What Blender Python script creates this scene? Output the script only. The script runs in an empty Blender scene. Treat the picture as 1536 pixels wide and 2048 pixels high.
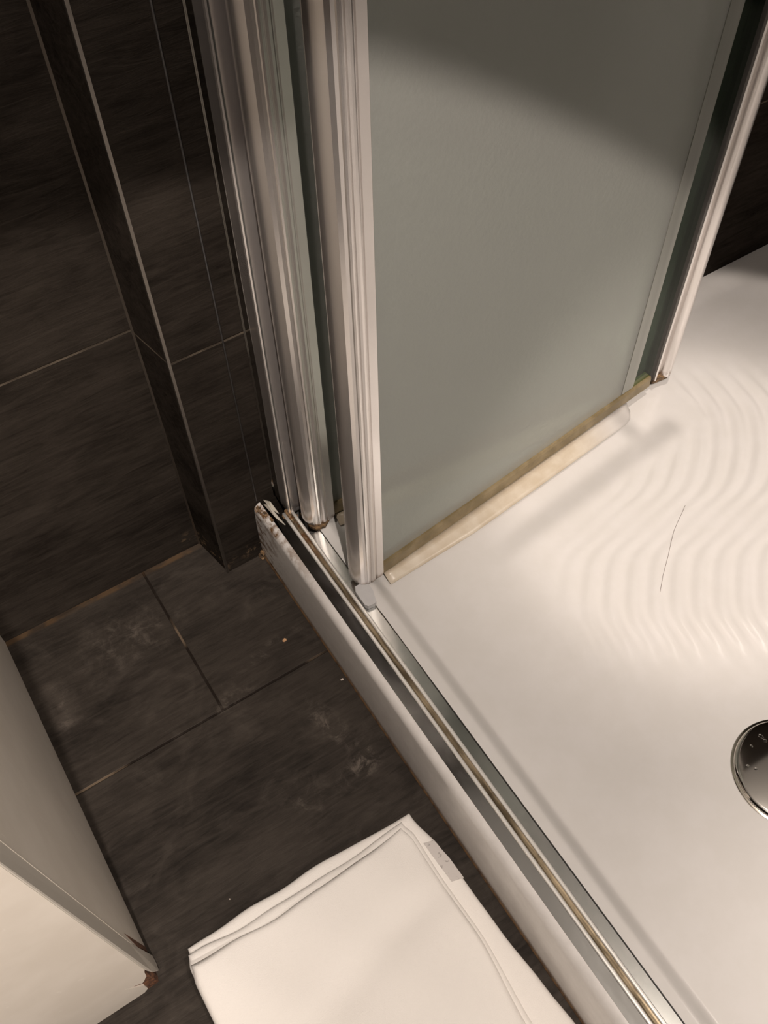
import bpy, bmesh, math, random
from mathutils import Vector, Matrix
random.seed(7)
SC = bpy.context.scene
COL = SC.collection

# ------------------------------------------------------------ camera
cd = bpy.data.cameras.new('camera')
cam = bpy.data.objects.new('camera', cd); COL.objects.link(cam)
cam.matrix_world = (Matrix.Translation((0, 0, 1.0)) @ Matrix.Rotation(-0.55202925, 4, 'Z')
                    @ Matrix.Rotation(0.61870919, 4, 'X') @ Matrix.Rotation(-0.02564386, 4, 'Z'))
cd.sensor_fit = 'VERTICAL'; cd.sensor_height = 36.0
cd.lens = 36.0 * 1887.59 / 2048.0
cd.clip_start = 0.01
SC.camera = cam

# ------------------------------------------------------------ light, exposure
SC.view_settings.view_transform = 'Standard'
SC.view_settings.look = 'None'
SC.view_settings.gamma = 1.0
SC.view_settings.use_curve_mapping = False
SC.view_settings.exposure = 0.0
SC.cycles.use_denoising = True
SC.cycles.max_bounces = 10
SC.cycles.transmission_bounces = 10
SC.cycles.glossy_bounces = 6
SC.cycles.sample_clamp_indirect = 4.0
SC.cycles.caustics_reflective = False
SC.cycles.caustics_refractive = False

world = bpy.data.worlds.new('world'); SC.world = world
world.use_nodes = True
world.node_tree.nodes['Background'].inputs[0].default_value = (1.0, 0.86, 0.72, 1)
world.node_tree.nodes['Background'].inputs[1].default_value = 0.02


def lamp(name, kind, loc, target, energy, color, **kw):
    d = bpy.data.lights.new(name, kind)
    d.energy = energy; d.color = color
    for k, v in kw.items():
        setattr(d, k, v)
    o = bpy.data.objects.new(name, d); COL.objects.link(o)
    o.location = loc
    o.rotation_euler = (Vector(target) - Vector(loc)).to_track_quat('-Z', 'Y').to_euler()
    return o


WARM = (1.0, 0.885, 0.80)
# recessed ceiling downlight behind the camera (its cut-off makes the scallop on the glass)
lamp('ceiling_downlight', 'SPOT', (-0.13, -0.58, 2.06), (-0.13, -0.58, 0), 128.0, WARM,
     spot_size=math.radians(2 * 39.95), spot_blend=0.02, shadow_soft_size=0.012)
# added fill spot over the folded door, throwing the bar's shadow on the tray
lamp('door_fill_spot', 'SPOT', (0.63, 0.425, 2.06), (0.66, 0.365, 0.098), 50.0, WARM,
     spot_size=math.radians(16.0), spot_blend=0.55, shadow_soft_size=0.012)
# added slanting fill spot, in place of light the glass throws on the tray
lamp('tray_fill_spot', 'SPOT', (1.30, -1.00, 2.06), (0.665, 0.345, 0.098), 108.0, WARM,
     spot_size=math.radians(16.5), spot_blend=0.75, shadow_soft_size=0.02)
# and a second added fill spot, brightening the tray by the drain
lamp('tray_fill_spot', 'SPOT', (1.50, -0.35, 2.06), (0.47, -0.10, 0.098), 62.0, WARM,
     spot_size=math.radians(13.0), spot_blend=1.0, shadow_soft_size=0.02)
# added fill spot grazing the boxed-out slate wall left of the door
lamp('wall_fill_spot', 'SPOT', (0.02, 0.36, 2.06), (0.165, 0.64, 0.98), 75.0, WARM,
     spot_size=math.radians(22), spot_blend=1.0, shadow_soft_size=0.02)
# added point light over the tray: the glint along the track and the uprights
lamp('glint_fill_point', 'POINT', (0.48, -0.14, 2.04), (0, 0, 0), 3.0, WARM, shadow_soft_size=0.04)
# fill spots added behind the camera, brightening the cabinet front and the ceiling
lamp('cabinet_fill_spot', 'SPOT', (0.45, -1.20, 1.45), (-0.24, 0.26, 0.36), 120.0, WARM,
     spot_size=math.radians(30), spot_blend=1.0, shadow_soft_size=0.06)
lamp('ceiling_fill_spot', 'SPOT', (0.35, -1.22, 1.42), (0.70, 0.10, 2.1), 72.0, WARM,
     spot_size=math.radians(110), spot_blend=1.0, shadow_soft_size=0.05)


# ------------------------------------------------------------ node helpers
class NT:
    """tiny expression builder over a material node tree"""
    def __init__(self, name):
        self.m = bpy.data.materials.new(name); self.m.use_nodes = True
        self.t = self.m.node_tree; self.n = self.t.nodes; self.l = self.t.links
        self.b = self.n['Principled BSDF']
        self.out = self.n['Material Output']
        g = self.n.new('ShaderNodeNewGeometry')
        s = self.n.new('ShaderNodeSeparateXYZ'); self.l.new(g.outputs['Position'], s.inputs[0])
        self.pos = g.outputs['Position']; self.x, self.y, self.z = s.outputs

    def put(self, sock, v):
        if isinstance(v, bpy.types.NodeSocket):
            self.l.new(v, sock)
        elif isinstance(v, (tuple, list)) and len(v) == 3 and sock.type == 'RGBA':
            sock.default_value = (*v, 1)
        else:
            sock.default_value = v

    def f(self, op, a, b=0.0, c=0.0):
        n = self.n.new('ShaderNodeMath'); n.operation = op
        for i, v in enumerate((a, b, c)):
            self.put(n.inputs[i], v)
        return n.outputs[0]

    def ramp(self, v, lo, hi, a=0.0, b=1.0):
        n = self.n.new('ShaderNodeMapRange'); n.interpolation_type = 'SMOOTHSTEP'
        for i, q in enumerate((v, lo, hi, a, b)):
            self.put(n.inputs[i], q)
        return n.outputs[0]

    def mix(self, fac, a, b):
        n = self.n.new('ShaderNodeMix'); n.data_type = 'RGBA'
        self.put(n.inputs[0], fac); self.put(n.inputs[6], a); self.put(n.inputs[7], b)
        return n.outputs[2]

    def noise(self, scale, sx=1, sy=1, sz=1, detail=5, rough=0.6, off=(0, 0, 0), dist=0.0):
        mp = self.n.new('ShaderNodeMapping'); self.l.new(self.pos, mp.inputs[0])
        mp.inputs['Location'].default_value = off
        mp.inputs['Scale'].default_value = (sx, sy, sz)
        n = self.n.new('ShaderNodeTexNoise'); self.l.new(mp.outputs[0], n.inputs['Vector'])
        n.inputs['Scale'].default_value = scale; n.inputs['Detail'].default_value = detail
        n.inputs['Roughness'].default_value = rough; n.inputs['Distortion'].default_value = dist
        return n.outputs[0]

    def line(self, v, c, w, soft=0.0008):
        """1 on |v-c|<w"""
        d = self.f('ABSOLUTE', self.f('SUBTRACT', v, c))
        return self.ramp(d, w, w + soft, 1.0, 0.0)

    def rep(self, v, c, period, w, soft=0.0008):
        d = self.f('PINGPONG', self.f('SUBTRACT', v, c), period / 2)
        return self.ramp(d, w, w + soft, 1.0, 0.0)

    def spot(self, cx, cy, rx, ry, ang=0.0, a=None, b=None):
        a = a or self.x; b = b or self.y
        ca, sa = math.cos(ang), math.sin(ang)
        dx = self.f('SUBTRACT', a, cx); dy = self.f('SUBTRACT', b, cy)
        u = self.f('DIVIDE', self.f('ADD', self.f('MULTIPLY', dx, ca), self.f('MULTIPLY', dy, sa)), rx)
        v = self.f('DIVIDE', self.f('SUBTRACT', self.f('MULTIPLY', dy, ca), self.f('MULTIPLY', dx, sa)), ry)
        d = self.f('SQRT', self.f('ADD', self.f('MULTIPLY', u, u), self.f('MULTIPLY', v, v)))
        return self.ramp(d, 0.0, 1.0, 1.0, 0.0)

    def mul(self, *v):
        r = v[0]
        for q in v[1:]:
            r = self.f('MULTIPLY', r, q)
        return r

    def add(self, *v):
        r = v[0]
        for q in v[1:]:
            r = self.f('ADD', r, q)
        return self.f('MINIMUM', r, 1.0)

    def bump(self, h, strength, dist):
        n = self.n.new('ShaderNodeBump'); n.inputs['Strength'].default_value = strength
        n.inputs['Distance'].default_value = dist
        self.l.new(h, n.inputs['Height']); self.l.new(n.outputs[0], self.b.inputs['Normal'])

    def done(self, color=None, rough=None, metal=None, **kw):
        if color is not None: self.put(self.b.inputs['Base Color'], color)
        if rough is not None: self.put(self.b.inputs['Roughness'], rough)
        if metal is not None: self.put(self.b.inputs['Metallic'], metal)
        for k, v in kw.items():
            self.put(self.b.inputs[k], v)
        return self.m


M = {}


def slate(name, wall):
    t = NT(name)
    # layered stone: noise stretched along x
    big = t.noise(5, 0.5, 3.0, 3.0, 6, 0.65, dist=0.6)
    fine = t.noise(60, 0.35, 2.6, 2.6, 6, 0.7, (3, 1, 2), 0.8)
    mott = t.noise(14, 1, 1, 1, 5, 0.6, (7, 5, 1))
    v = t.add(t.mul(big, 0.45), t.mul(fine, 0.4), t.mul(mott, 0.25))
    k = 0.68 if wall else 0.76
    col = t.mix(t.ramp(v, 0.30, 0.78), (0.012 * k, 0.0095 * k, 0.0078 * k), (0.074 * k, 0.061 * k, 0.050 * k))
    patch = t.ramp(t.noise(22, 1, 1, 1, 3), 0.42, 0.62)
    if wall:
        g = t.rep(t.z, 0.3695 if wall == 1 else 0.366, 0.6, 0.0009)
        g = t.mul(g, t.add(0.35, t.mul(patch, 0.65)))
        col = t.mix(g, col, (0.13, 0.105, 0.08))
        # limescale bloom left by water, near the bottom corners
        st = t.add(t.mul(t.spot(0.148, 0.018, 0.035, 0.022, 0, t.x, t.z), 0.9),
                   t.mul(t.spot(0.205, 0.02, 0.03, 0.02, 0, t.x, t.z), 0.8))
        st = t.mul(st, t.ramp(t.noise(120, 1, 1, 1, 3), 0.52, 0.66))
        col = t.mix(st, col, (0.22, 0.15, 0.09))
    else:
        j1 = t.mul(t.line(t.x, 0.0715, 0.0010), t.ramp(t.y, 0.474, 0.476))
        j2 = t.rep(t.y, 0.475, 0.6, 0.0010)
        j3 = t.mul(t.line(t.x, -0.53, 0.0010), t.ramp(t.y, 0.474, 0.476, 1, 0))
        g = t.add(j1, j2, j3)
        col = t.mix(t.mul(g, 0.9), col, t.mix(t.ramp(t.noise(9, 1, 1, 1, 3, 0.5, (4, 2, 0)), 0.45, 0.55), (0.012, 0.008, 0.006), (0.15, 0.11, 0.075)))
        # dried water and soap marks
        nz = t.ramp(t.noise(48, 1.0, 1.0, 1, 6, 0.75, (0, 3, 0), 0.5), 0.46, 0.72)
        wide = t.noise(18, 1, 1, 1, 4, 0.6, (2, 2, 0), 1.0)
        s = t.add(t.mul(t.spot(0.166, 0.385, 0.022, 0.085, 0.25), 0.55),
                  t.mul(t.spot(0.172, 0.335, 0.060, 0.022, 0.35), 0.6),
                  t.mul(t.spot(0.100, 0.335, 0.045, 0.045), 0.30),
                  t.mul(t.spot(0.085, 0.480, 0.050, 0.020, 0.1), 0.45),
                  t.mul(t.spot(0.150, 0.515, 0.060, 0.012, 0.15), 0.5),
                  t.mul(t.spot(0.020, 0.62, 0.10, 0.060), 0.35))
        s = t.mul(s, nz)
        ring = t.f('SUBTRACT', t.spot(-0.085, 0.580, 0.030, 0.045), t.mul(t.spot(-0.093, 0.580, 0.018, 0.027), 1.3))
        ring = t.mul(t.f('MAXIMUM', ring, 0.0), t.add(0.3, nz), 0.55)
        haze = t.mul(t.ramp(wide, 0.5, 0.75), 0.10)
        col = t.mix(t.add(s, ring, haze), col, (0.22, 0.185, 0.155))
        dirt = t.mul(t.line(t.y, 0.694, 0.004, 0.004), t.add(0.25, patch), 0.55)
        col = t.mix(dirt, col, (0.13, 0.075, 0.035))
    t.bump(t.f('SUBTRACT', v, t.mul(g, 0.8)), 0.55, 0.0022)
    M[name] = t.done(col, t.ramp(v, 0.3, 0.8, 0.70, 0.52), 0.0)
    M[name].node_tree.nodes['Principled BSDF'].inputs['Specular IOR Level'].default_value = 0.0 if wall else 0.12


slate('wall_slate', 1); slate('shower_wall_slate', 2); slate('floor_slate', 0)


def simple(name, color, rough, metal=0.0, **kw):
    t = NT(name); M[name] = t.done(color, rough, metal, **kw)


simple('ceiling_paint', (0.88, 0.86, 0.83), 0.9)
simple('trim_metal', (0.34, 0.31, 0.28), 0.35, 1.0)

t = NT('white_acrylic')
n = t.noise(30, 1, 1, 1, 4)
M['white_acrylic'] = t.done(t.mix(t.ramp(n, 0.35, 0.7), (0.64, 0.615, 0.585), (0.66, 0.635, 0.61)), 0.22, 0.0)
M['white_acrylic'].node_tree.nodes['Principled BSDF'].inputs['Coat Weight'].default_value = 0.15

# the skirt of the tray: worn, with brown dirt near the wall and along the foot
t = NT('skirt_acrylic')
n = t.noise(60, 1, 1, 1, 5, 0.65)
near = t.ramp(t.y, 0.55, 0.632)
d1 = t.mul(near, t.ramp(t.noise(70, 1, 1, 1.5, 5, 0.7, (1, 1, 1)), 0.46, 0.62), 0.9)
d2 = t.mul(t.ramp(t.z, 0.003, 0.014, 1, 0), 0.7)
d3 = t.mul(t.ramp(t.y, 0.45, 0.60), t.ramp(t.z, 0.094, 0.102), t.ramp(n, 0.42, 0.6), 0.8)
c = t.mix(t.ramp(n, 0.3, 0.7), (0.66, 0.63, 0.60), (0.72, 0.69, 0.66))
M['skirt_acrylic'] = t.done(t.mix(t.add(d1, d2, d3), c, (0.16, 0.085, 0.035)), 0.25, 0.0)

t = NT('chrome')
n = t.noise(90, 1, 0.3, 1, 4)
M['chrome'] = t.done((0.95, 0.92, 0.87), t.ramp(n, 0.3, 0.8, 0.22, 0.32), 0.55)

t = NT('dark_chrome')
M['dark_chrome'] = t.done((0.66, 0.66, 0.64), t.ramp(t.noise(60, 1, 0.4, 1, 4), 0.3, 0.8, 0.10, 0.17), 1.0)

t = NT('satin_strip')
M['satin_strip'] = t.done(t.mix(t.ramp(t.noise(70, 1, 1, 1, 5), 0.4, 0.7), (0.56, 0.57, 0.55), (0.62, 0.62, 0.60)), 0.16, 1.0)

t = NT('channel_grime')
n = t.noise(120, 1, 0.12, 1, 6, 0.7)
n2 = t.noise(60, 1, 1, 1, 5, 0.7, (5, 0, 0))
c = t.mix(t.ramp(n, 0.35, 0.65), (0.10, 0.075, 0.045), (0.40, 0.32, 0.21))
c = t.mix(t.mul(t.ramp(t.y, 0.48, 0.58), t.ramp(n2, 0.4, 0.55)), c, (0.14, 0.055, 0.015))
M['channel_grime'] = t.done(c, t.ramp(n2, 0.3, 0.7, 0.3, 0.6), 0.75)


def alu(name, base, rough, lowgrime):
    t = NT(name)
    n = t.noise(40, 1, 1, 0.15, 4)
    full = name.startswith('jamb')
    c = t.mix(t.ramp(n, 0.3, 0.7), tuple(v * 0.94 for v in base), base)
    if lowgrime:
        gz = t.mul(t.ramp(t.z, 0.112, 0.124, 1, 0), t.ramp(t.noise(160, 1, 1, 1, 4, 0.7), 0.44, 0.56), 0.8)
        c = t.mix(gz, c, (0.16, 0.08, 0.03))
    M[name] = t.done(c, rough, 1.0 if full else 0.86)


alu('brushed_aluminium', (0.84, 0.80, 0.775), 0.26, True)
alu('jamb_aluminium', (0.50, 0.50, 0.49), 0.09, True)

# frosted pane: rough transmission with a scattering skin
t = NT('frosted_glass')
b = t.b
t.put(b.inputs['Base Color'], (0.80, 0.86, 0.82)); b.inputs['Roughness'].default_value = 0.38
b.inputs['Transmission Weight'].default_value = 1.0; b.inputs['IOR'].default_value = 1.3
df = t.n.new('ShaderNodeBsdfDiffuse'); df.inputs[0].default_value = (0.63, 0.625, 0.595, 1)
tr = t.n.new('ShaderNodeBsdfTranslucent'); tr.inputs[0].default_value = (0.70, 0.74, 0.70, 1)
m1 = t.n.new('ShaderNodeMixShader'); m1.inputs[0].default_value = 0.12
t.l.new(df.outputs[0], m1.inputs[1]); t.l.new(tr.outputs[0], m1.inputs[2])
m2 = t.n.new('ShaderNodeMixShader'); m2.inputs[0].default_value = 0.85
t.l.new(b.outputs[0], m2.inputs[1]); t.l.new(m1.outputs[0], m2.inputs[2])
tp = t.n.new('ShaderNodeBsdfTransparent'); tp.inputs[0].default_value = (0.90, 0.95, 0.91, 1)
m3 = t.n.new('ShaderNodeMixShader'); m3.inputs[0].default_value = 0.50
t.l.new(m2.outputs[0], m3.inputs[1]); t.l.new(tp.outputs[0], m3.inputs[2])
t.l.new(m3.outputs[0], t.out.inputs[0])
t.bump(t.noise(170, 1, 1, 1, 4), 0.5, 0.0014)
t.l.new(b.inputs['Normal'].links[0].from_socket, df.inputs['Normal'])
M['frosted_glass'] = t.m

t = NT('clear_glass')
gl = t.n.new('ShaderNodeBsdfGlossy'); gl.inputs['Roughness'].default_value = 0.1; gl.inputs[0].default_value = (0.8, 0.85, 0.8, 1)
tp = t.n.new('ShaderNodeBsdfTransparent'); tp.inputs[0].default_value = (0.62, 0.74, 0.64, 1)
mx = t.n.new('ShaderNodeMixShader'); mx.inputs[0].default_value = 0.08
t.l.new(tp.outputs[0], mx.inputs[1]); t.l.new(gl.outputs[0], mx.inputs[2]); t.l.new(mx.outputs[0], t.out.inputs[0])
M['clear_glass'] = t.m
t = NT('reflection_tone')  # pale tone painted in place of the reflection band in the glass
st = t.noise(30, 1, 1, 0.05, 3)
M['reflection_tone'] = t.done(t.mix(t.ramp(st, 0.35, 0.65), (0.22, 0.225, 0.20), (0.30, 0.30, 0.27)), 0.35, 0.0)
t = NT('ochre_seal')
n = t.noise(50, 1, 1, 1, 4)
M['ochre_seal'] = t.done(t.mix(t.ramp(n, 0.35, 0.7), (0.17, 0.128, 0.062), (0.26, 0.20, 0.11)), 0.4, 0.0)
t = NT('beige_lip')
n = t.noise(40, 1, 1, 1, 4)
greyed = t.ramp(t.x, 0.57, 0.66)  # lip turns from beige to grey towards the fold
M['beige_lip'] = t.done(t.mix(greyed, t.mix(t.ramp(n, 0.35, 0.7), (0.50, 0.42, 0.315), (0.58, 0.51, 0.41)), (0.56, 0.53, 0.50)), 0.35, 0.0)
simple('black_gasket', (0.02, 0.018, 0.015), 0.5)
t = NT('plastic_shoe')
M['plastic_shoe'] = t.done(t.mix(t.noise(60, 1, 1, 1, 3), (0.46, 0.45, 0.45), (0.56, 0.55, 0.54)), 0.35, 0.0)
t = NT('grime')
n = t.noise(140, 1, 1, 1, 5, 0.7)
M['grime'] = t.done(t.mix(t.ramp(n, 0.35, 0.65), (0.03, 0.018, 0.01), (0.25, 0.15, 0.07)), 0.7, 0.0)
simple('grey_sealant', (0.22, 0.215, 0.22), 0.25)
simple('white_sealant', (0.62, 0.58, 0.50), 0.5)
t = NT('brown_sealant')
n = t.noise(90, 1, 1, 1, 5)
M['brown_sealant'] = t.done(t.mix(t.ramp(n, 0.35, 0.6), (0.04, 0.022, 0.012), (0.12, 0.065, 0.028)), 0.6, 0.0)

t = NT('white_laminate')
n = t.noise(14, 1, 1, 1, 4)
sc_ = t.mul(t.ramp(t.noise(90, 1.0, 6.0, 0.4, 3, 0.5, (1, 5, 2)), 0.68, 0.74), 0.25)
M['white_laminate'] = t.done(t.mix(sc_, t.mix(t.ramp(n, 0.3, 0.7), (0.66, 0.60, 0.52), (0.72, 0.66, 0.58)), (0.85, 0.8, 0.72)), 0.38, 0.0)
simple('edge_laminate', (0.52, 0.48, 0.42), 0.45)
t = NT('raw_chipboard')
n = t.noise(300, 1, 1, 1, 4)
M['raw_chipboard'] = t.done(t.mix(t.ramp(n, 0.35, 0.65), (0.045, 0.018, 0.008), (0.16, 0.065, 0.028)), 0.9, 0.0)

t = NT('white_cotton')
wv = t.noise(900, 1, 1, 1, 2)
soft = t.noise(22, 1, 1, 1, 3)
t.bump(t.add(t.mul(wv, 0.4), t.mul(soft, 0.6)), 0.35, 0.002)
M['white_cotton'] = t.done((0.88, 0.84, 0.79), 0.95, 0.0)
M['white_cotton'].node_tree.nodes['Principled BSDF'].inputs['Sheen Weight'].default_value = 0.3
t = NT('woven_label')
n = t.noise(260, 1, 1, 1, 3)
M['woven_label'] = t.done(t.mix(t.ramp(n, 0.58, 0.68), (0.60, 0.56, 0.53), (0.36, 0.33, 0.31)), 0.8, 0.0)
simple('polished_steel', (0.70, 0.67, 0.63), 0.10, 1.0)
simple('steel_ring', (0.78, 0.72, 0.62), 0.18, 1.0)
simple('water_drop', (1, 1, 1), 0.02, 0.0, **{'Transmission Weight': 1.0, 'IOR': 1.33})
simple('crumb', (0.55, 0.32, 0.17), 0.8)
simple('pale_crumb', (0.6, 0.52, 0.45), 0.8)
simple('hair', (0.10, 0.06, 0.035), 0.5)


# ------------------------------------------------------------ object helpers
def link(name, bm, mat, parent=None, smooth=False, mats=None):
    me = bpy.data.meshes.new(name)
    bmesh.ops.recalc_face_normals(bm, faces=bm.faces)
    bm.to_mesh(me); bm.free()
    for m_ in (mats or [mat]):
        me.materials.append(M[m_])
    if smooth:
        for p in me.polygons:
            p.use_smooth = True
    o = bpy.data.objects.new(name, me); COL.objects.link(o)
    if parent is not None:
        # meshes are modelled in room coordinates; keep their origin at the thing's base
        me.transform(Matrix.Translation(-parent.matrix_basis.translation))
        if parent.parent is not None:
            me.transform(Matrix.Translation(-parent.parent.matrix_basis.translation))
        o.parent = parent
    return o


def tag(o, label, cat, group=None):
    o['label'] = label; o['category'] = cat
    if group: o['group'] = group
    return o


def thing(name, label, cat, loc):
    o = bpy.data.objects.new(name, None); COL.objects.link(o)
    o.location = loc; o.empty_display_size = 0.05
    return tag(o, label, cat)


def struct(o):
    o['kind'] = 'structure'; return o


def sharp(o, deg=35):
    """smooth shading with sharp creases"""
    me = o.data
    for p in me.polygons: p.use_smooth = True
    bm = bmesh.new(); bm.from_mesh(me)
    for e in bm.edges:
        e.smooth = not (len(e.link_faces) == 2 and e.calc_face_angle(0) > math.radians(deg))
    bm.to_mesh(me); bm.free()
    return o


def quad(bm, *p):
    return bm.faces.new([bm.verts.new(q) for q in p])


def box(bm, x0, x1, y0, y1, z0, z1):
    v = [bm.verts.new((x, y, z)) for z in (z0, z1) for y in (y0, y1) for x in (x0, x1)]
    for f in ((0, 1, 3, 2), (4, 6, 7, 5), (0, 4, 5, 1), (2, 3, 7, 6), (0, 2, 6, 4), (1, 5, 7, 3)):
        bm.faces.new([v[i] for i in f])


def prism(bm, pts, z0, z1, segs=1):
    """closed plan polygon extruded in z"""
    rings = []
    for i in range(segs + 1):
        z = z0 + (z1 - z0) * i / segs
        rings.append([bm.verts.new((x, y, z)) for x, y in pts])
    n = len(pts)
    for a, b in zip(rings, rings[1:]):
        for i in range(n):
            bm.faces.new((a[i], a[(i + 1) % n], b[(i + 1) % n], b[i]))
    bm.faces.new(rings[0]); bm.faces.new(rings[-1])


def run_y(bm, sec, ys, closed=True, cap=True):
    """section of (x,z) points (or function of y) swept along y"""
    rings = []
    for y in ys:
        s = sec(y) if callable(sec) else sec
        rings.append([bm.verts.new((x, y, z)) for x, z in s])
    n = len(rings[0])
    for a, b in zip(rings, rings[1:]):
        for i in range(n if closed else n - 1):
            bm.faces.new((a[i], a[(i + 1) % n], b[(i + 1) % n], b[i]))
    if cap and closed:
        bm.faces.new(rings[0]); bm.faces.new(rings[-1])


def smoothstep(a, b, v):
    t_ = min(1, max(0, (v - a) / (b - a))); return t_ * t_ * (3 - 2 * t_)


# ------------------------------------------------------------ the room
YB, YP, XR0, XR1 = 0.695, 0.636, 0.1505, 0.161
X0, X1, Y0, ZC = -1.0, 1.66, -1.35, 2.10
bm = bmesh.new(); box(bm, X0 - .1, X1 + .1, Y0 - .1, YB + .1, -0.08, 0.0)
struct(link('floor', bm, 'floor_slate'))
bm = bmesh.new(); box(bm, X0 - .1, X1 + .1, Y0 - .1, YB + .1, ZC, ZC + 0.08)
struct(link('ceiling', bm, 'ceiling_paint'))
bm = bmesh.new(); box(bm, X0 - .1, XR0, YB, YB + .1, 0, ZC)
struct(link('wall_back', bm, 'wall_slate'))
bm = bmesh.new(); prism(bm, [(XR0, YB + .1), (XR0, YB), (XR1, YP), (X1 + .1, YP), (X1 + .1, YB + .1)], 0, ZC)
struct(link('wall_shower', bm, 'shower_wall_slate'))
bm = bmesh.new(); box(bm, X0 - .1, X0, Y0 - .1, YB, 0, ZC)
struct(link('wall_left', bm, 'wall_slate'))
bm = bmesh.new(); box(bm, X1, X1 + .1, Y0 - .1, YP, 0, ZC)
struct(link('wall_right', bm, 'wall_slate'))
bm = bmesh.new(); box(bm, X0, X1, Y0 - .1, Y0, 0, ZC)
struct(link('wall_front', bm, 'wall_slate'))
# metal edging on the outer corner of the boxed-out wall, and the joint in the inner corner
bm = bmesh.new(); prism(bm, [(XR1 - .0012, YP + .004), (XR1 - .0016, YP - .0012), (XR1 + .0012, YP - .0014), (XR1 + .0018, YP), (XR1, YP + .001)], 0.001, ZC)
struct(link('trim_1', bm, 'trim_metal'))
bm = bmesh.new(); prism(bm, [(XR0 - .0016, YB), (XR0 + .0004, YB - .0022), (XR0 + .0004, YB)], 0.001, ZC)
struct(link('trim_2', bm, 'trim_metal'))

# ------------------------------------------------------------ shower tray
tray = thing('shower_tray', 'glossy white raised shower tray with round chrome drain and rippled floor', 'shower tray', (0.85, 0.0, 0.0))
YF = -0.75                                   # near end of the tray, behind the photographer's reach
RIM, FLOOR = 0.1065, 0.0975
QS = [(.40, .325), (.4445, .3124), (.470, .3051), (.499, .2960), (.536, .3009), (.577, .3152), (.600, .340), (.635, .378), (.668, .4141),
      (.703, .4318), (.742, .4437), (.787, .4471), (.824, .4358), (.90, .400)]


def s_curve(q):
    if q <= QS[0][0]: return QS[0][1]
    if q >= QS[-1][0]: return QS[-1][1]
    k = max(i for i in range(len(QS) - 1) if QS[i][0] <= q)
    P = [QS[max(0, min(len(QS) - 1, k + d))] for d in (-1, 0, 1, 2)]
    t_ = (q - P[1][0]) / (P[2][0] - P[1][0])
    def sl(a, b): return (b[1] - a[1]) / max(1e-6, b[0] - a[0]) * (P[2][0] - P[1][0])
    m0, m1 = sl(P[0], P[2]), sl(P[1], P[3])
    return ((2 * t_ ** 3 - 3 * t_ ** 2 + 1) * P[1][1] + (t_ ** 3 - 2 * t_ ** 2 + t_) * m0
            + (-2 * t_ ** 3 + 3 * t_ ** 2) * P[2][1] + (t_ ** 3 - t_ ** 2) * m1)


def leaf_y(x):
    return 0.469 + (x - 0.285) * 0.1118


def tray_h(x, y):
    # shallow basin behind a narrow ledge, dished round to the walls
    e = smoothstep(0.2685, 0.2865, x) * (1 - smoothstep(X1 - 0.05, X1 - 0.02, x))
    e *= 1 - smoothstep(0.600, 0.634, y)
    e *= smoothstep(YF + 0.015, YF + 0.04, y)
    h = RIM + (FLOOR - RIM) * e
    h -= 0.010 * e * max(0, 1 - math.hypot(x - 0.50, y - 0.066) / 0.6)      # falls to the drain
    # moulded wave relief, shaped to imitate ripples of light off the glass door
    p = x * .8515 - y * .5243; q = x * .5243 + y * .8515
    m = smoothstep(.425, .475, q) * (1 - smoothstep(.80, .88, q)) * smoothstep(.15, .26, p) * smoothstep(0.065, 0.10, leaf_y(x) - y if x < .76 else 1)
    if m > 0:
        mid = 1 - 0.80 * math.exp(-((q - .62) / .05) ** 2)
        h += m * mid * 0.0019 * math.cos(2 * math.pi * (p - s_curve(q)) / 0.0245)
    return h


def axis(breaks):
    out = []
    for (a, b, st) in breaks:
        n_ = max(1, round((b - a) / st)); out += [a + (b - a) * i / n_ for i in range(n_)]
    return out + [breaks[-1][1]]


xs = axis([(0.2590, 0.30, 0.002), (0.30, 1.0, 0.0042), (1.0, X1 - .002, 0.03)])
ys_ = axis([(YF, -0.05, 0.02), (-0.05, 0.12, 0.008), (0.12, 0.60, 0.0042), (0.60, YP - .001, 0.006)])
bm = bmesh.new()
grid = [[bm.verts.new((x, y, tray_h(x, y))) for y in ys_] for x in xs]
for i in range(len(xs) - 1):
    for j in range(len(ys_) - 1):
        bm.faces.new((grid[i][j], grid[i + 1][j], grid[i + 1][j + 1], grid[i][j + 1]))
# outer sides down to the floor
edge = [grid[i][0] for i in range(len(xs))] + [grid[-1][j] for j in range(1, len(ys_))] + \
       [grid[i][-1] for i in range(len(xs) - 2, -1, -1)] + [grid[0][j] for j in range(len(ys_) - 2, 0, -1)]
low = [bm.verts.new((v.co.x, v.co.y, 0.0005)) for v in edge]
for i in range(len(edge)):
    k = (i + 1) % len(edge)
    bm.faces.new((edge[i], edge[k], low[k], low[i]))
bm.faces.new(low)
sharp(link('basin', bm, 'white_acrylic', tray, True), 50)

# front skirt with a rounded upper edge
def skirt(y):
    back = smoothstep(0.585, 0.634, y)
    x1 = 0.2215 - 0.004 * back
    s = [(0.2106, 0.0005), (0.2100, 0.035), (0.2102, 0.070), (0.2110, 0.088)]
    for k in range(7):
        a = math.pi * (1 - k / 12.0)
        s.append((0.2200 + 0.0088 * math.cos(a), 0.0955 + 0.0110 * math.sin(a) - 0.002 * back))
    s += [(x1 - .0015, 0.1066 - 0.002 * back), (x1 - .0014, 0.0005)]
    return s


bm = bmesh.new()
run_y(bm, skirt, axis([(YF, 0.5, 0.05), (0.5, YP - .001, 0.008)]))
sharp(link('skirt', bm, 'skirt_acrylic', tray), 50)
bm = bmesh.new()
run_y(bm, [(0.2092, 0.0003), (0.2096, 0.0012), (0.2109, 0.0024), (0.2109, 0.0003)], axis([(YF, YP - .001, 0.05)]))
o = link('floor_seal', bm, 'brown_sealant', tray); o['label'] = 'brown stained sealant bead'
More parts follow.
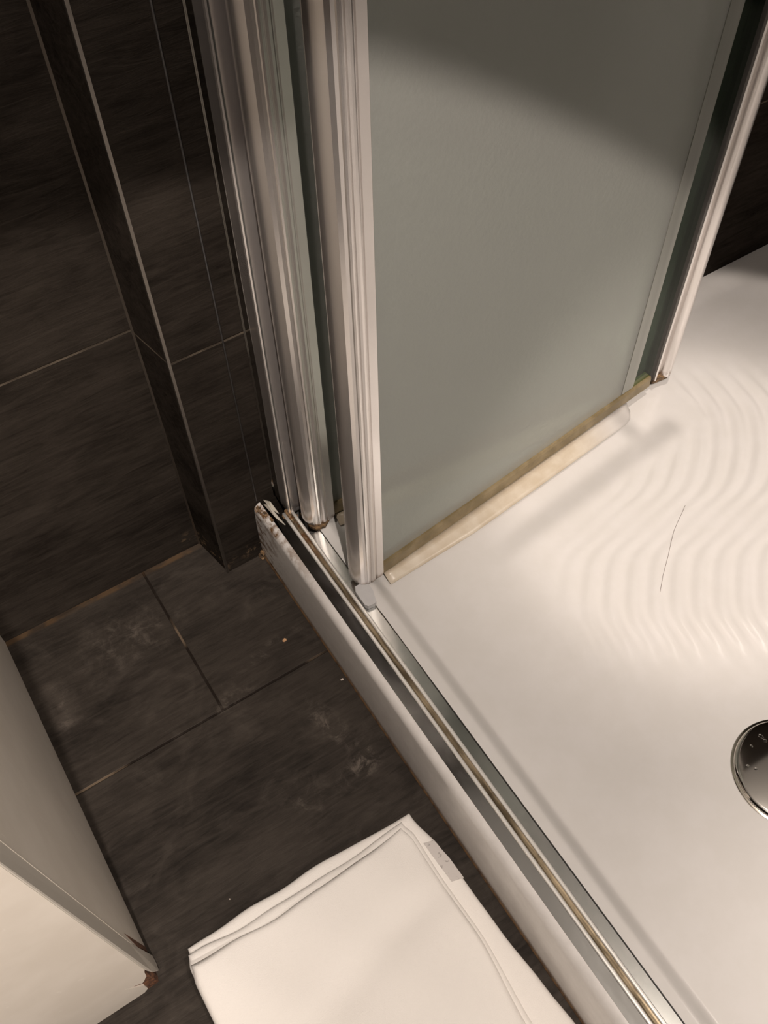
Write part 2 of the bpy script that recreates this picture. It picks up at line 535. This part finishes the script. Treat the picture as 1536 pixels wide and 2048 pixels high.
# broken sealant and grime where the skirt meets the wall
def clumps(spots, name, parent, label):
    for (cx, cy, cz, r) in spots:
        bm = bmesh.new()
        mt = Matrix.Translation((cx, cy, cz)) @ Matrix.Diagonal((r, r * 1.9, r * .6, 1))
        g = bmesh.ops.create_icosphere(bm, subdivisions=2, radius=1, matrix=mt)
        for v in g['verts']:
            v.co += Vector((random.uniform(-1, 1), random.uniform(-1, 1), random.uniform(-1, 1))) * r * .28
        o = link(name, bm, 'grime', parent); o['label'] = label


clumps(((.2150, .628, .1030, .0030), (.2170, .616, .1060, .0022), (.2150, .632, .0975, .0034), (.2190, .604, .1068, .0018),
        (.2090, .631, .010, .0026), (.2070, .632, .003, .0030)), 'grime_clump', tray, 'brown crumbling grime at the wall end')
bm = bmesh.new()
for pts in ([(.2215, .628, .1075), (.2235, .604, .1085), (.2275, .588, .1085), (.2260, .600, .1105), (.2235, .620, .1150)],
            [(.2240, .634, .1080), (.2255, .615, .1090), (.2290, .606, .1090), (.2270, .622, .1160)]):
    a = [bm.verts.new(p) for p in pts]; b_ = [bm.verts.new((p[0] + .0012, p[1], p[2] - .001)) for p in pts]
    bm.faces.new(a); bm.faces.new(b_[::-1])
    for i in range(len(a)):
        k = (i + 1) % len(a); bm.faces.new((a[i], b_[i], b_[k], a[k]))
o = link('sealant_shard', bm, 'white_sealant', tray); o['label'] = 'torn pale flap of old sealant'

# ------------------------------------------------------------ threshold track
track = thing('threshold_track', 'chrome sliding door track with twin ridges along the tray edge', 'door track', (0.24, 0.0, 0.1065))
TY = axis([(YF, 0.4, 0.05), (0.4, 0.602, 0.02)])
bm = bmesh.new()
def plate(y):
    x0 = 0.2190 + 0.0045 * smoothstep(0.56, 0.602, y) + 0.0012 * (1 - smoothstep(-0.02, 0.30, y))
    return [(x0, 0.1052), (x0, 0.1061), (0.2325, 0.1082), (0.2325, 0.1052)]
run_y(bm, plate, TY)
o = link('base_plate', bm, 'dark_chrome', track); o['label'] = 'flat mirror-like outer strip'


def ridge(cx, w, h, z0=0.1066):
    z1 = z0 + h
    return [(cx - w, z0), (cx - w, z1 - .0009), (cx - w + .0004, z1 - .0002), (cx - w + .0010, z1), (cx + w - .0010, z1), (cx + w - .0004, z1 - .0002), (cx + w, z1 - .0009), (cx + w, z0)]


for cx in (0.2341, 0.2437):
    bm = bmesh.new(); run_y(bm, ridge(cx, 0.0020, 0.0042), TY)
    link('ridge', bm, 'chrome', track, True)
bm = bmesh.new()
run_y(bm, [(0.2360, 0.1066), (0.2360, 0.1082), (0.2378, 0.1078), (0.2402, 0.1078), (0.2418, 0.1082), (0.2418, 0.1066)], TY)
o = link('channel', bm, 'channel_grime', track); o['label'] = 'brown dirty groove between the ridges'
bm = bmesh.new()
run_y(bm, [(0.2454, 0.1066), (0.2454, 0.1078), (0.2572, 0.1082), (0.2578, 0.1078), (0.2578, 0.1066)], axis([(YF, 0.4, 0.05), (0.4, 0.560, 0.02)]))
o = link('inner_strip', bm, 'satin_strip', track); o['label'] = 'flat grey-green inner strip'
bm = bmesh.new()
run_y(bm, [(0.2579, 0.1064), (0.2579, 0.1075), (0.2589, 0.1075), (0.2589, 0.1064)], axis([(YF, 0.43, 0.05)]))
o = link('gasket', bm, 'black_gasket', track); o['label'] = 'thin black joint line'
# rust and scale at the wall end of the track
clumps(((.2395, .600, .1085, .0035), (.2335, .599, .1085, .0022), (.2445, .592, .1088, .0022), (.2395, .585, .1082, .0017)),
       'scale_deposit', track, 'rusty brown deposit at the wall end')

# ------------------------------------------------------------ door frame on the wall
TOP = 1.95
jamb = thing('shower_door_frame', 'silver aluminium upright door jamb fixed to the dark tiled wall', 'door frame', (0.245, 0.62, 0.108))
bm = bmesh.new()
prism(bm, [(.2388, YP - .0005), (.2386, .6338), (.2380, .6330), (.2386, .6322), (.2384, .6312), (.2390, .6304), (.2391, .6186), (.2700, .6186), (.2700, YP - .0005)], 0.109, TOP)
o = sharp(link('wall_channel', bm, 'jamb_aluminium', jamb), 20)
bm = bmesh.new()
prism(bm, [(.2393, .6184), (.2389, .6000), (.2384, .5980), (.2390, .5962), (.2404, .5958), (.2412, .5972), (.2430, .5980), (.2545, .5976), (.2550, .5990), (.2562, .5990),
           (.2570, .5972), (.2640, .5960), (.2640, .6184)], 0.109, TOP)
o = sharp(link('hinge_profile', bm, 'brushed_aluminium', jamb), 20)
bm = bmesh.new()
prism(bm, [(.2156, YP - .0003), (.2158, YP - .0010), (.2166, YP - .0014), (.2174, YP - .0010), (.2176, YP - .0003)], 0.110, TOP)
o = link('sealant_line', bm, 'grey_sealant', jamb, True); o['label'] = 'thin grey sealant line on the tiles'

# ------------------------------------------------------------ folding door
door = thing('folding_shower_door', 'frosted glass folding shower door with silver stiles, folded open into the tray', 'shower door', (0.50, 0.52, 0.1))
ZB = 0.113


def stile_pts(ox, oy, ang):
    p = [(0, 18), (0, 2.5), (0, -2.6), (-0.8, -3.4), (-8.6, -3.6), (-9.3, -2.4), (-10.0, -2.4), (-10.6, -3.8), (-12, -4.7), (-14.3, -5.3), (-16.4, -4.9),
         (-17.1, -3.7), (-17.8, -3.7), (-18.4, -4.6), (-20.0, -5.2), (-21.6, -4.7), (-22.4, -3.9), (-25.0, -3.4), (-28.2, -1.6), (-31.0, 1.5), (-33.0, 5.2), (-34.0, 9.5),
         (-33.8, 14), (-32.4, 18)]
    ca, sa = math.cos(ang), math.sin(ang)
    return [(ox + (x * ca - y * sa) / 1000, oy + (x * sa + y * ca) / 1000) for x, y in p]


def stile(ox, oy, ang, z0):
    """upright with a ribbed rounded nose; its foot is rounded off towards the nose"""
    bm = bmesh.new()
    pts = stile_pts(ox, oy, ang)
    cx = sum(p[0] for p in pts) / len(pts); cy = sum(p[1] for p in pts) / len(pts)
    rings = []
    for z, s in ((z0, .80), (z0 + .0015, .92), (z0 + .004, .985), (z0 + .007, 1.0), (0.6, 1.0), (1.2, 1.0), (TOP - .02, 1.0)):
        rings.append([bm.verts.new((cx + (x - cx) * s, cy + (y - cy) * s, z)) for x, y in pts])
    n_ = len(pts)
    for a, b_ in zip(rings, rings[1:]):
        for i in range(n_):
            bm.faces.new((a[i], a[(i + 1) % n_], b_[(i + 1) % n_], b_[i]))
    bm.faces.new(rings[0]); bm.faces.new(rings[-1])
    return bm


def along(ox, oy, ang):
    ca, sa = math.cos(ang), math.sin(ang)
    return lambda s, d: (ox + s * ca - d * sa, oy + s * sa + d * ca)      # s along the leaf, d behind its face


angB = math.atan(0.1118); B = along(0.285, 0.469, angB); LB = 0.4385
angA = math.atan2(0.533 - 0.5665, 0.742 - 0.281); A = along(0.281, 0.5665, angA); LA = 0.425


def slab(F, s0, s1, d0, d1, z0, z1):
    bm = bmesh.new(); prism(bm, [F(s0, d0), F(s1, d0), F(s1, d1), F(s0, d1)], z0, z1); return bm


o = sharp(link('stile', stile(0.281, 0.5665, 0.0, 0.1125), 'brushed_aluminium', door), 16)
o = sharp(link('stile', stile(0.285, 0.469, 0.0, 0.1135), 'brushed_aluminium', door), 16)
link('glass_pane', slab(A, -.012, LA, .006, .011, 0.120, TOP - .03), 'frosted_glass', door)
link('glass_pane', slab(B, -.012, .4045, .004, .009, 0.124, TOP - .03), 'frosted_glass', door)
o = link('clear_margin', slab(B, .4047, LB + .004, .004, .009, 0.124, TOP - .03), 'clear_glass', door); o['label'] = 'dark green clear margin of the glass'
o = link('reflection_strip', slab(B, .3835, .4040, .0030, .0039, 0.130, TOP - .05), 'reflection_tone', door); o['label'] = 'added pale strip imitating a reflection along the glass edge'
# top rails
link('top_rail', slab(A, 0, LA, .002, .016, TOP - .045, TOP - .02), 'brushed_aluminium', door)
link('top_rail', slab(B, 0, LB, .0, .016, TOP - .045, TOP - .02), 'brushed_aluminium', door)
# bottom seals with a drip lip lying towards the tray
for F, L, d0 in ((A, LA, .004), (B, LB, .002)):
    bm = bmesh.new()
    sec = [(d0, .1285), (d0 - .0015, .125), (d0 - .0020, .112), (d0 - .0005, .1085), (d0 + .010, .1085), (d0 + .010, .1285)]
    ra = [bm.verts.new((*F(0.0005, d), z)) for d, z in sec]; rb = [bm.verts.new((*F(L - .002, d), z)) for d, z in sec]
    for i in range(len(sec)):
        k = (i + 1) % len(sec); bm.faces.new((ra[i], ra[k], rb[k], rb[i]))
    bm.faces.new(ra); bm.faces.new(rb)
    s_ = link('bottom_seal', bm, 'ochre_seal', door); s_['label'] = 'ochre discoloured rubber seal'
    bm = bmesh.new()
    secs = []
    NL = 40
    for k in range(NL + 1):
        u = .003 + (L - .045) * k / NL
        w = .6 + .4 * min(1, u / .12) - .55 * max(0, (u - (L - .055)) / .012)
        secs.append([bm.verts.new((*F(u, d0 - .0006 - a * w), z)) for a, z in ((0, .1086), (.0074, .1052), (.0154, .1018), (.0204, .1004), (.0204, .0996), (.0154, .1006), (.0074, .1040), (0, .1070))])
    for a, b_ in zip(secs, secs[1:]):
        for i in range(8):
            k = (i + 1) % 8; bm.faces.new((a[i], a[k], b_[k], b_[i]))
    bm.faces.new(secs[0]); bm.faces.new(secs[-1])
    l_ = link('drip_lip', bm, 'beige_lip', s_, True); l_['label'] = 'beige stained lip of the seal'
# the fold: edge stiles, gasket, thin fin and round hinge tube
o = link('edge_stile', slab(A, LA - .004, LA + .030, .0, .017, 0.115, TOP - .02), 'black_gasket', door); o['label'] = 'dark edge of the hidden leaf'
bm = slab(B, LB - .0005, LB + .0075, .004, .016, 0.113, TOP - .02)
o = link('gasket', bm, 'black_gasket', door); o['label'] = 'dark rubber strip at the fold'
bm = bmesh.new()
prism(bm, [B(LB + .0075, .015), B(LB + .0075, .0010), B(LB + .0095, .0000), B(LB + .0105, .0020), B(LB + .0115, .0050), B(LB + .022, .0050), B(LB + .024, .0080), B(LB + .024, .015)], 0.114, TOP - .02)
sharp(link('edge_stile', bm, 'brushed_aluminium', door), 20)
bm = bmesh.new()
cx, cy = B(LB + .0305, .0045)
prism(bm, [(cx + .0088 * math.cos(a * math.pi / 12), cy + .0088 * math.sin(a * math.pi / 12)) for a in range(24)], 0.112, TOP - .02)
o = sharp(link('hinge_tube', bm, 'brushed_aluminium', door), 30); o['label'] = 'bright round hinge tube at the fold'
# unseen bar on two posts, added to cast the dark band on the tray
bm = bmesh.new()
r0, r1 = B(.090, -.066), B(.390, -.066)
ux, uy = (r1[0] - r0[0]) / .30, (r1[1] - r0[1]) / .30
def tube(bm, p, q, r, n_=16):
    d = (Vector(q) - Vector(p)).normalized(); a = d.orthogonal().normalized(); b_ = d.cross(a)
    R0 = [bm.verts.new(Vector(p) + r * (math.cos(6.28319 * i / n_) * a + math.sin(6.28319 * i / n_) * b_)) for i in range(n_)]
    R1 = [bm.verts.new(v.co + (Vector(q) - Vector(p))) for v in R0]
    for i in range(n_):
        bm.faces.new((R0[i], R0[(i + 1) % n_], R1[(i + 1) % n_], R1[i]))
    bm.faces.new(R0); bm.faces.new(R1)
tube(bm, (*r0, .93), (*r1, .93), .0075)
link('shadow_bar', bm, 'chrome', door, True)
for s_a in (.12, .36):
    bm = bmesh.new(); tube(bm, (*B(s_a, .0035), .93), (*B(s_a, -.064), .93), .006)
    link('shadow_bar_post', bm, 'chrome', door, True)
# foot of the fold: small dirty cap
bm = bmesh.new()
prism(bm, [B(LB + .008, .014), B(LB + .008, .002), B(LB + .030, -.003), B(LB + .037, .002), B(LB + .037, .014)], 0.1075, 0.1138)
o = link('end_cap', bm, 'grime', door); o['label'] = 'grimy brown cap under the fold'
# guide shoe running in the track below the leading stile
bm = bmesh.new()
prism(bm, [(.2470, .4640), (.2468, .4450), (.2490, .4415), (.2565, .4405), (.2595, .4420), (.2640, .4560), (.2640, .4700), (.2500, .4700)], 0.1083, 0.1150)
o = link('guide_shoe', bm, 'plastic_shoe', door); o['label'] = 'small grey plastic guide block'
# pivot block under the wall-side stile
bm = bmesh.new()
prism(bm, [(.2500, .5900), (.2500, .5680), (.2540, .5610), (.2650, .5590), (.2740, .5650), (.2740, .5900)], 0.1083, 0.1120)
o = link('pivot_block', bm, 'grime', door); o['label'] = 'rusty brown pivot block'

# ------------------------------------------------------------ drain
drain = thing('drain_cover', 'round domed chrome drain cover with water drops on the tray floor', 'drain', (0.502, 0.0685, 0.088))
DC = Vector((0.5020, 0.0685, 0))
zt = tray_h(0.502 - .056, 0.0685) + 0.0005


def lathe(bm, prof, n_=72):
    rings = []
    for r, z in prof:
        rings.append([bm.verts.new((DC.x + r * math.cos(2 * math.pi * i / n_), DC.y + r * math.sin(2 * math.pi * i / n_), z)) for i in range(n_)])
    for a, b_ in zip(rings, rings[1:]):
        for i in range(n_):
            bm.faces.new((a[i], a[(i + 1) % n_], b_[(i + 1) % n_], b_[i]))
    return rings


bm = bmesh.new()
prof = [(0.0525, zt + .0010), (0.0533, zt + .0020), (0.0528, zt + .0032), (0.0510, zt + .0044)]
prof += [(0.051 * k, zt + .0044 + .0050 * (1 - k * k)) for k in (.96, .9, .8, .65, .5, .35, .2, .08)]
rg = lathe(bm, prof); bm.faces.new(rg[-1]); bm.faces.new(rg[0])
sharp(link('cover', bm, 'polished_steel', drain), 40)
bm = bmesh.new()
rg = lathe(bm, [(0.0455, zt - .0022), (0.0552, zt - .0018), (0.0556, zt + .0004), (0.0546, zt + .0010), (0.0455, zt + .0008)])
bm.faces.new(rg[0]); bm.faces.new(rg[-1])
o = sharp(link('flange', bm, 'steel_ring', drain), 40); o['label'] = 'warm metallic rim below the cover'

# water drops lying on the cover
drop_mesh = None
rd = random.Random(3)
for k in range(16):
    a = rd.uniform(0, 6.28); r = 0.048 * math.sqrt(rd.random())
    x, y = DC.x - .016 + r * .75 * math.cos(a), DC.y + .012 + r * .75 * math.sin(a)
    rr = math.hypot(x - DC.x, y - DC.y)
    if rr > .047: continue
    z = zt + .0044 + .0050 * (1 - (rr / .051) ** 2)
    if drop_mesh is None:
        bm = bmesh.new(); bmesh.ops.create_icosphere(bm, subdivisions=3, radius=1)
        bmesh.ops.delete(bm, geom=[v for v in bm.verts if v.co.z < -0.3], context='VERTS')
        lo = [e for e in bm.edges if e.is_boundary]; bmesh.ops.contextual_create(bm, geom=lo)
        d = link('water_drop', bm, 'water_drop', None, True); drop_mesh = d
    else:
        d = drop_mesh.copy(); COL.objects.link(d)
    s = rd.uniform(.0009, .0019)
    d.location = (x, y, z); d.scale = (s * rd.uniform(1, 1.7), s, s * .45); d.rotation_euler = (0, 0, rd.uniform(0, 3))
    tag(d, 'clear water drop lying on the round chrome drain cover', 'water drop', 'water drops on the drain cover')

# ------------------------------------------------------------ vanity cabinet
cab = thing('vanity_cabinet', 'white laminate bathroom cabinet with a chipped lower corner standing on the floor', 'cabinet', (-0.40, 0.46, 0.0))
ZT = 0.80
LEAN = -0.0405


def sheared(bm):
    for v in bm.verts: v.co.y += LEAN * v.co.z
    return bm


bm = bmesh.new()
# carcass, its side reaching back to the wall
v = [(-0.72, .2830), (-0.107, .2830), (-0.107, .6945), (-0.72, .6945)]
prism(bm, v, 0.0005, ZT, 1)
for q in bm.verts:
    if q.co.y < .5: q.co.y += LEAN * q.co.z
link('carcass', bm, 'white_laminate', cab)
# front panel, its lower right corner broken away
bm = bmesh.new()
out = [(-0.72, .0008), (-.1243, .0008), (-.1192, .0078), (-.1188, .0275), (-.1325, .0569), (-.1178, .0395), (-.1150, .0440), (-.1125, .0500), (-.1105, .0545),
       (-.1090, .0700), (-.1070, .0785), (-.1070, ZT), (-.72, ZT)]
f0 = [bm.verts.new((x, .2575, z)) for x, z in out]; f1 = [bm.verts.new((x, .2790, z)) for x, z in out]
bm.faces.new(f0); bm.faces.new(f1[::-1])
n_ = len(out)
for i in range(n_):
    k = (i + 1) % n_; bm.faces.new((f0[i], f1[i], f1[k], f0[k]))
link('front_panel', sheared(bm), 'white_laminate', cab)
# right edge band of the front panel, lifting at its foot
bm = bmesh.new()
prof = [(.2577, ZT, 0), (.2788, ZT, 0), (.2790, .11, 0), (.2798, .085, .0004), (.2812, .048, .0012), (.2828, .004, .0022), (.2740, .0055, .0026), (.2661, .0090, .0024), (.2625, .030, .0014), (.2600, .046, .0008), (.2577, .075, 0)]
f0 = [bm.verts.new((-.1069 + d, y, z)) for y, z, d in prof]; f1 = [bm.verts.new((-.1061 + d, y, z)) for y, z, d in prof]
bm.faces.new(f0); bm.faces.new(f1[::-1])
for i in range(len(prof)):
    k = (i + 1) % len(prof); bm.faces.new((f0[i], f1[i], f1[k], f0[k]))
o = link('edge_band', sheared(bm), 'edge_laminate', cab); o['label'] = 'greyish edging strip lifting at the foot'
# thin joint between edge band and carcass
bm = bmesh.new(); box(bm, -.1075, -.1058, .2792, .2806, .09, ZT)
o = link('joint_strip', sheared(bm), 'white_laminate', cab); o['label'] = 'thin pale joint line'
# bare chipboard showing where the laminate broke off, and in the cracks
bm = bmesh.new()
pts = [(-.1400, .2582), (-.1090, .2590), (-.1076, .2640), (-.1074, .2720), (-.1076, .2782), (-.1400, .2782)]
prism(bm, pts, .0006, .078, 8)
for q in bm.verts:
    if q.co.x > -.13 and .001 < q.co.z < .077: q.co += Vector((random.uniform(-.0010, .0003), random.uniform(-.0002, .0012), 0))
o = link('exposed_chipboard', sheared(bm), 'raw_chipboard', cab); o['label'] = 'dark brown broken chipboard corner'
bm = bmesh.new()
f0 = [bm.verts.new((-.1067, y, z)) for y, z in ((.2845, .103), (.2816, .048), (.2832, .002), (.2945, .001))]
f1 = [bm.verts.new((-.1073, *v.co[1:])) for v in f0]
bm.faces.new(f0); bm.faces.new(f1[::-1])
for i in range(4):
    k = (i + 1) % 4; bm.faces.new((f0[i], f1[i], f1[k], f0[k]))
o = link('crack', bm, 'raw_chipboard', cab); o['label'] = 'dark split beside the edging'

# ------------------------------------------------------------ folded towel
towel = thing('folded_towel', 'folded white cotton towel lying on the dark floor beside the tray', 'towel', (0.06, 0.08, 0.0))


def cloth_layer(bm, left, right, top, bottom, z0, z1, wob, seed, fold_left=False):
    """one folded ply: outline functions, soft rounded edges, gentle undulation"""
    N, K = 46, 60
    rng = random.Random(seed); ph = [rng.uniform(0, 6.28) for _ in range(6)]
    rows_t, rows_b = [], []
    for j in range(K + 1):
        v = j / K
        rt, rb_ = [], []
        for i in range(N + 1):
            u = i / N
            # cluster towards edges
            uu = .5 - .5 * math.cos(math.pi * u); vv = .5 - .5 * math.cos(math.pi * v)
            yl = top(0) + (bottom - top(0)) * vv; 
            xl, xr = left(yl), right(yl)
            x = xl + (xr - xl) * uu
            y = top(uu) + (bottom - top(uu)) * vv
            du = min(uu * (xr - xl), (1 - uu) * (xr - xl)); dv = min(vv, 1 - vv) * abs(top(uu) - bottom)
            d = min(du, dv); R = 0.0062
            ro = math.sqrt(max(0, 1 - (1 - min(1, d / R)) ** 2))
            w = wob * (math.sin(x * 38 + ph[0]) * math.cos(y * 26 + ph[1]) + .5 * math.sin(x * 71 + y * 40 + ph[2]))
            w -= wob * 2.2 * math.exp(-((x - .055) / .07) ** 2 - ((y - .155 - .25 * (x - .055)) / .018) ** 2) + wob * 1.6 * math.exp(-((x - .125) / .04) ** 2 - ((y - .175) / .014) ** 2)
            e_ = .0006 * math.sin(x * 90 + ph[3]) * (1 - uu) * 2
            zm = (z0 + z1) / 2; hh = (z1 - z0) / 2
            rt.append(bm.verts.new((x, y + e_ + .0008 * math.sin(x * 55 + ph[4]), z0 + (z1 - z0) * ro + w * ro)))
            rb_.append(bm.verts.new((x, y + e_ + .0008 * math.sin(x * 55 + ph[4]), z0)))
        rows_t.append(rt); rows_b.append(rb_)
    for rows, fl in ((rows_t, False), (rows_b, True)):
        for a, b_ in zip(rows, rows[1:]):
            for i in range(N):
                q = (a[i], a[i + 1], b_[i + 1], b_[i])
                bm.faces.new(q[::-1] if fl else q)


def curve(pts):
    pts = sorted(pts)
    def f(y):
        if y <= pts[0][0]: return pts[0][1]
        for (a, b_), (c_, d_) in zip(pts, pts[1:]):
            if y <= c_:
                t_ = (y - a) / (c_ - a); t_ = t_ * t_ * (3 - 2 * t_) * .6 + t_ * .4
                return b_ + (d_ - b_) * t_
        return pts[-1][1]
    return f


bm = bmesh.new()
rB = curve([(-.20, .2080), (.010, .2045), (.058, .2000), (.120, .1945), (.176, .1925), (.223, .1905), (.262, .1830)])
lB = curve([(-.20, -.0790), (.20, -.0775), (.255, -.0745), (.270, -.0725)])
cloth_layer(bm, lB, rB, lambda u: .2695 - .008 * u + .004 * math.sin(u * 3.1), -.18, .0004, .0042, .0003, 1)
rM = curve([(-.20, .1760), (.036, .1700), (.124, .1765), (.196, .1740), (.245, .1750), (.258, .1710)])
cloth_layer(bm, curve([(-.2, -.079), (.225, -.0785), (.250, -.0785), (.262, -.0745)]), rM, lambda u: .2625 - .005 * u - .004 * math.sin(u * 3.1), -.18, .0038, .0080, .0004, 2)
rT = curve([(-.20, .168), (.036, .1640), (.122, .1725), (.190, .1700), (.238, .1700), (.253, .1660)])
cloth_layer(bm, curve([(-.2, -.080), (.20, -.0795), (.235, -.0795), (.250, -.0765)]), rT, lambda u: .2525 - .0005 * u - .006 * math.sin(u * 3.1), -.18, .0076, .0140, .0022, 3)
link('cotton_layers', bm, 'white_cotton', towel, True)
bm = bmesh.new()
prism(bm, [(.1775, .2270), (.1880, .2235), (.1915, .2000), (.1925, .1765), (.1800, .1800), (.1785, .2050)], .0046, .0052)
o = link('sewn_label', bm, 'woven_label', towel); o['label'] = 'small grey woven label on the hem'

# ------------------------------------------------------------ crumbs and hair
def bit(name, mat, x, y, z, r, sx, label, cat):
    bm = bmesh.new(); bmesh.ops.create_icosphere(bm, subdivisions=2, radius=r)
    for v in bm.verts:
        v.co = Vector((v.co.x * sx, v.co.y, v.co.z * .6)) + Vector((random.uniform(-1, 1), random.uniform(-1, 1), random.uniform(-1, 1))) * r * .2
    o = link(name, bm, mat); o.location = (x, y, z + r * .5); return tag(o, label, cat)


bit('crumb', 'crumb', .1732, .5139, 0, .0022, 1.1, 'orange brown crumb on the floor tiles beside the tray skirt', 'crumb')
bit('lint_speck', 'pale_crumb', .2040, .4330, 0, .0012, 1.6, 'tiny pale speck touching the foot of the tray skirt', 'speck')
bit('lint_speck', 'pale_crumb', -.0165, .2890, 0, .0007, 1.0, 'tiny white speck on the floor between cabinet and towel', 'speck')
bm = bmesh.new()
hp = [(.640, .362), (.6288, .3558), (.617, .3497), (.605, .343), (.590, .3323), (.5745, .3201), (.552, .304), (.5356, .2905)]
ring = []
for x, y in hp:
    z = tray_h(x, y) + .0006
    ring.append([bm.verts.new((x + .00014 * a, y - .00014 * a * .7, z + b_)) for a, b_ in ((-1, 0), (0, .0002), (1, 0), (0, -.0001))])
for a, b_ in zip(ring, ring[1:]):
    for i in range(4):
        k = (i + 1) % 4; bm.faces.new((a[i], a[k], b_[k], b_[i]))
bm.faces.new(ring[0]); bm.faces.new(ring[-1])
tag(link('hair_strand', bm, 'hair'), 'single fine hair lying on the rippled white tray floor', 'hair')
